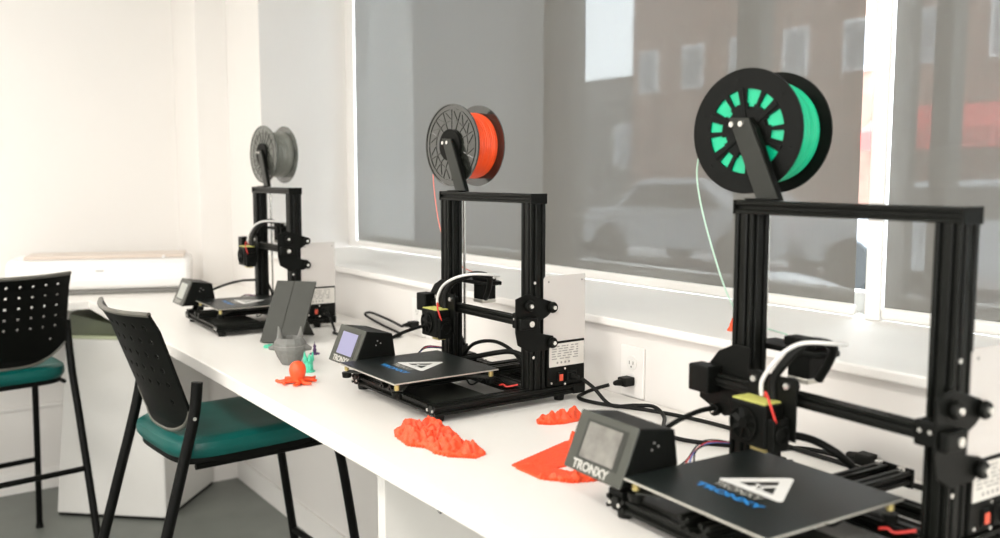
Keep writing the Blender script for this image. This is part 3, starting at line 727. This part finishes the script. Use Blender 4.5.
bm = new(); box(bm, -.035,.035,0,ez.length,-.0015,.0015, F2); obj('kickstand', bm, M['tablet'], T)

# ------------------------------------------------------------------ stools
def make_stool(label, x, y, rz):
    T = thing('counter_stool', label, 'stool', (x,y,0), rz, 'teal and black counter stools'); T.scale = (.9,1,1)
    K = M['stoolblack']
    # seat cushion: rounded outline, domed top
    def outline(k, n=56):
        pts = []
        for i in range(n):
            a = 2*PI*i/n; e = .42
            cx_, sx_ = math.cos(a), math.sin(a)
            px = math.copysign(abs(cx_)**e, cx_); py = math.copysign(abs(sx_)**e, sx_)
            wx = .226
            pts.append((px*wx*k, (py*.228-.012)*k))
        return pts
    bm = new(); layers = [(.955,.722),(.995,.735),(1.0,.748),(.985,.762),(.93,.771),(.80,.772),(.55,.768),(.25,.765)]
    rings = []
    for k, z in layers:
        rings.append([bm.verts.new((px, py, z + .012*math.cos(py*7)*0 - (.030*max(0,(py-.12)/.1)**2))) for px, py in outline(k)])
    for a, b in zip(rings, rings[1:]):
        n = len(a)
        for i in range(n): bm.faces.new((a[i], a[(i+1)%n], b[(i+1)%n], b[i]))
    bm.faces.new(rings[0][::-1]); bm.faces.new(rings[-1])
    obj('seat', bm, M['teal'], T, smooth=True)
    bm = new(); pts = outline(.94); prism(bm, pts, .704, .7215); obj('seat_pan', bm, K, T, bevel=.003)
    # backrest: perforated curved shell
    NU, NV = 116, 92
    bm = new(); V = {}
    def S(u, v):     # u -1..1, v 0..1
        hb = .775 + .075*abs(u)**3.2; htp = 1.100 + .004*u*u
        z = hb + (htp-hb)*v
        lean = -.185 - .098*max(0,(z-.80))/.30 - .03*max(0,z-1.06)/.04*.3
        yy = lean - .042*(1-u*u)*(.6+.4*v)
        return Vector((u*.212, yy, z))
    holes = []
    for r_ in range(5):
        for c_ in range(8):
            holes.append(((c_-3.5)*.047, 1.068-r_*.038))
    holes += [((c_-.5)*.30, .868) for c_ in range(2)]
    def solid(i, j):
        p = S(-1+2*(i+.5)/NU, (j+.5)/NV)
        for hx_, hz_ in holes:
            if (p.x-hx_)**2 + (p.z-hz_)**2 < .0058**2: return False
        return True
    def vt(i,j):
        if (i,j) not in V: V[(i,j)] = bm.verts.new(S(-1+2*i/NU, j/NV))
        return V[(i,j)]
    for i in range(NU):
        for j in range(NV):
            if solid(i,j): bm.faces.new((vt(i,j),vt(i+1,j),vt(i+1,j+1),vt(i,j+1)))
    obj('backrest', bm, M['stoolback'], T, smooth=True, solid=.007)
    # rolled rims of the shell
    pts = [S(-1+2*i/24, 0) for i in range(25)]; obj('lower_rim', tube(new(), pts, .0062, 8, 1), M['backrim'], T, smooth=True)
    pts = [S(-1+2*i/24, 1) for i in range(25)]; obj('upper_rim', tube(new(), pts, .0068, 8, 1), M['backrim'], T, smooth=True)
    # legs: the rear legs carry on up to hold the back
    for s in (-1,1):
        pts = [(s*.240,-.42,.004),(s*.234,-.345,.30),(s*.229,-.262,.60),(s*.226,-.228,.72),(s*.227,-.197,.84),(s*.227,-.186,.925)]
        obj('rear_leg', tube(new(), pts, .0145, 12, 6), K, T, smooth=True)
        pts = [(s*.240,.315,.004),(s*.232,.265,.35),(s*.222,.218,.66),(s*.214,.195,.704)]
        obj('front_leg', tube(new(), pts, .0135, 12, 6), K, T, smooth=True)
        pts = [(s*.205,-.19,.702),(s*.205,0,.700),(s*.205,.17,.700)]
        obj('seat_rail', tube(new(), pts, .008, 10, 4), K, T, smooth=True)
        bm = new(); cyl(bm, (s*.2375,-.20,.835), (s,0,0), .005, .004, 10); obj('bolt', bm, M['steel'], T)
        for yy, zz in ((-.421,0),(.3155,0)):
            bm = new(); cyl(bm, (s*.240,yy,zz), (0,0,1), .0165, .012, 14); obj('foot_cap', bm, M['rubber'], T)
        obj('side_brace', tube(new(), [(s*.236,-.33,.355),(s*.234,0,.33),(s*.233,.272,.30)], .0085, 10, 4), K, T, smooth=True) if False else None
    obj('rear_footrest', tube(new(), [(-.233,-.318,.405),(0,-.318,.405),(.233,-.318,.405)], .0098, 10, 4), K, T, smooth=True)
    obj('front_footrest', tube(new(), [(-.233,.272,.300),(0,.272,.300),(.233,.272,.300)], .0105, 10, 4), K, T, smooth=True)
    return T
make_stool('teal-seated black stool facing the worktop below the farthest printer', -2.493, .832, math.radians(4.7))
make_stool('teal-seated black stool cut by the left edge facing the far counter', -3.715, .353, math.radians(90+8))

# ------------------------------------------------------------------ white bin under the counter corner
T = thing('waste_bin', 'large white square bin with dark olive top under the counter corner', 'bin', (-4.17,.965,0))
c_ = Vector((-3.816,.968)); r_ = Vector((-4.175,1.285)); l_ = Vector((-4.158,.598)); b_ = r_+l_-c_
b_ = Vector((-4.53,.93))
off = Vector((-4.17,.965))
P0 = [c_-off, r_-off, b_-off, l_-off]
tp = [P0[0], P0[1]+(P0[0]-P0[1])*.10, P0[2], P0[3]+(P0[0]-P0[3])*.17]
zt = TOP-.155
def frus(bm, a, b, z0, z1):
    A = [bm.verts.new((p.x,p.y,z0)) for p in a]; B = [bm.verts.new((p.x,p.y,z1)) for p in b]; n = len(A)
    for i in range(n): bm.faces.new((A[i],A[(i+1)%n],B[(i+1)%n],B[i]))
    bm.faces.new(A[::-1]); bm.faces.new(B)
    return bm
obj('body', frus(new(), [p*.985 for p in P0], tp, .012, zt-.018), M['bin'], T, bevel=.008)
obj('plinth', frus(new(), [p*.96 for p in P0], [p*.96 for p in P0], 0, .012), M['rubber'], T)
obj('rim', frus(new(), tp, [p*1.0 for p in tp], zt-.018, zt-.004), M['binrim'], T, bevel=.003)
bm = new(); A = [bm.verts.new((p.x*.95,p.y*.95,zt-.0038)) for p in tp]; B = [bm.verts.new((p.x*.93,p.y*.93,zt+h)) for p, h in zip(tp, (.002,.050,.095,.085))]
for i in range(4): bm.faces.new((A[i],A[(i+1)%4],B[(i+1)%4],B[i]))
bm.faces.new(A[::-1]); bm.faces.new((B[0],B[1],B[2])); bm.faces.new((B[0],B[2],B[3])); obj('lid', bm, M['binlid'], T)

# ------------------------------------------------------------------ white cutting machine on the far counter
rz = math.radians(-20)
T = thing('cutting_machine', 'long white rounded tabletop machine with dark base on the far counter', 'machine', (-4.20,.84,TOP), rz)
L = .35
bm = new(); box(bm, -.105,.105,-L,L,.0,.020); obj('base', bm, M['machinebase'], T, bevel=.006)
bm = new(); prism(bm, [(.112,.021),(.118,.060),(.110,.125),(.085,.150),(-.08,.156),(-.112,.150),(-.115,.021)], -L-.012, L+.012, 'y'); sh = obj('shell', bm, M['machine'], T, bevel=.022, segs=4)
bm = new(); prism(bm, [(.072,.1545),(.078,.150),(.066,.163),(-.08,.168),(-.10,.158)], -L+.055, L-.012, 'y'); obj('lid', bm, M['machinelid'], T, bevel=.004)
bm = new(); box(bm, .108,.1165,-L+.35-.012,-L+.35+.02,.100,.104); obj('maker_mark', bm, M['ink'], T)
bm = new(); box(bm, .060,.085,L-.10,L-.088,.150,.160); box(bm, .0,.03,-L+.02,-L+.045,.152,.160); obj('button', bm, M['machine'], T, bevel=.002)

# ------------------------------------------------------------------ unseen ceiling lamps, added for even room light
for i, (x, y) in enumerate([(-3.2,-.6),(-3.2,-2.4),(-1.2,-.6),(-1.2,-2.4),(.8,-.6),(.8,-2.4)]):
    t = thing('ceiling_light', 'flat white ceiling panel light outside the view', 'ceiling light', (x,y,2.85), 0, 'ceiling panel lights')
    obj('housing', box(new(), -.62,.62,-.32,.32,-.05,-.0005), M['trim'], t)
    obj('diffuser', box(new(), -.58,.58,-.28,.28,-.056,-.0505), M['lamp'], t)
    l = bpy.data.lights.new('panel_lamp','AREA'); l.shape='RECTANGLE'; l.size=1.1; l.size_y=.5; l.energy=33; l.color=(1,.945,.875)
    lo = bpy.data.objects.new('panel_lamp', l); COL.objects.link(lo); lo.location=(x,y,2.785)

# window-shaped fill lights, added unseen in the walls behind and right of the camera
def side_window(n, cx_, cy_, rz_, wd, e):  # frame and glowing pane built around an added area light
    t = thing('window_%d' % n, '', '', (cx_, cy_, 1.55), rz_); del t['label']; del t['category']; t['kind'] = 'structure'
    for q in ((-wd/2-.05,-wd/2,-.85,.85),(wd/2,wd/2+.05,-.85,.85),(-wd/2,wd/2,-.85,-.80),(-wd/2,wd/2,.80,.85),(-.02,.02,-.80,.80)):
        obj('window_frame', box(new(), q[0], q[1], -.05, .0, q[2], q[3]), M['trim'], t)
    obj('daylight_pane', box(new(), -wd/2, wd/2, -.010, -.004, -.80, .80), M['sky_pane'], t)
    l = bpy.data.lights.new('window_daylight','AREA'); l.shape='RECTANGLE'; l.size=wd; l.size_y=1.6; l.energy=e; l.color=(1,.965,.93)
    lo = bpy.data.objects.new('window_daylight', l); COL.objects.link(lo); R_ = Matrix.Rotation(rz_,4,'Z')
    p = R_ @ Vector((0,-.06,0)); lo.location = (cx_+p.x, cy_+p.y, 1.55); lo.rotation_euler = (-PI/2, 0, rz_)
side_window(2, 3.0, -1.4, -PI/2, 3.2, 92)
side_window(3, -1.0, -3.6, PI, 4.2, 48)
# ------------------------------------------------------------------ outside
SY = -.05
bm = new(); box(bm, -70, 30, 2.3, 60, SY-.2, SY); o = obj('street', bm, M['snow']); o['kind']='structure'
def building(name, label, x0, x1, y0, y1, h, m, wins):
    t = thing(name, label, 'building', ((x0+x1)/2, y0, SY))
    cx_ = (x0+x1)/2
    obj('wall', box(new(), x0-cx_, x1-cx_, 0, y1-y0, 0, h), M[m], t)
    for wx, wz, ww, wh in wins:
        f = obj('window', box(new(), wx-cx_-ww/2-.06, wx-cx_+ww/2+.06, -.06, -.001, wz-wh/2-.06, wz+wh/2+.06), M['car_white'], t)
        obj('pane', box(new(), wx-cx_-ww/2, wx-cx_+ww/2, -.075, -.0605, wz-wh/2, wz+wh/2), M['glassdark'], f)
    return t
wins = [(x, z, .42, .75) for z in (3.7, 6.2) for x in [-14.4+i*1.25 for i in range(11)]]
building('brick_building', 'red brick building across the street seen dimly through the shade', -14.94, .5, 14, 20, 9, 'brick', wins)
building('dark_building', 'dark grey building wall close outside behind the left part of the shade', -26, -6.45, 5.0, 5.3, 9, 'stone', [])
building('low_building', 'low grey building between the two taller ones across the street', -19.5, -15.1, 15, 20, 3.85, 'stone', [(-16.2,2.2,.6,.9)])
t = thing('awning', 'red shop awning on the brick building seen dimly at the right', 'awning', (-7.2,13.93,2.0))
prism(bm:=new(), [(0,0),(0,.55),(-.7,.15),(-.7,0)], -1.6, 1.6, 'x'); obj('canvas', bm, M['awning'], t)
obj('fascia', box(new(), -1.6,1.6,-.72,-.70,-.15,.15), M['awning'], t)
def car(label, x, y, m, rz=0):
    t = thing('parked_car', label, 'car', (x,y,SY), rz, 'cars parked in the street')
    prof = [(-2.1,.35),(-2.15,.75),(-1.9,.92),(-1.25,.98),(-.7,1.42),(.65,1.46),(1.3,1.02),(2.0,.90),(2.15,.6),(2.1,.33)]
    obj('body', prism(new(), prof, -.85, .85, 'y'), M[m], t, bevel=.06)
    obj('side_window', prism(new(), [(-1.05,1.0),(-.62,1.34),(.55,1.37),(1.05,1.02)], -.87, .87, 'y'), M['tyre'], t)
    for a in (-1.35,1.35):
        for s in (-1,1):
            bm = new(); cyl(bm, (a, s*.72, .34), (0,s,0), .34, .2, 24); obj('wheel', bm, M['tyre'], t)
car('silver car parked across the street behind the green spool', -10.2, 11.2, 'car_silver')
car('dark car parked across the street left of the silver one', -15.2, 11.2, 'car_dark')
car('silver car parked across the street at the right edge', -5.6, 11.2, 'car_silver')
for i,(x,y,w_) in enumerate(((-13.5,9.6,3.2),(-6.6,8.6,2.4))):
    bm = new(); lathe(bm, [(w_/2,0),(w_/2*.8,.22),(w_/2*.4,.36),(.05,.40)], 24, Matrix.Diagonal((1,.35,1,1))); o = obj('snow_bank', bm, M['billboard'], smooth=True); o.location=(x,y,SY); tag(o,('low white snow bank in the street left of the green spool','low white snow bank in the street seen at the right edge')[i],'snow bank')

# ------------------------------------------------------------------ world, camera
w = bpy.data.worlds.new('world'); bpy.context.scene.world = w; w.use_nodes = True
bg = w.node_tree.nodes['Background']; bg.inputs['Color'].default_value = (.90,.95,1.0,1); bg.inputs['Strength'].default_value = 22.0
cam = bpy.data.cameras.new('camera'); co = bpy.data.objects.new('camera', cam); COL.objects.link(co)
co.location = (0,0,TOP+.5); co.rotation_euler = (math.radians(90-5.835), 0, math.radians(55.02))
cam.sensor_width = 36; cam.lens = .910*36; cam.clip_start = .02; cam.clip_end = 200
cam.dof.use_dof = True; cam.dof.focus_distance = 2.0; cam.dof.aperture_fstop = 2.8
sc = bpy.context.scene; sc.camera = co
sc.view_settings.view_transform = 'Standard'; sc.view_settings.look = 'None'; sc.view_settings.gamma = 1
sc.view_settings.use_curve_mapping = False; sc.view_settings.exposure = -0.40
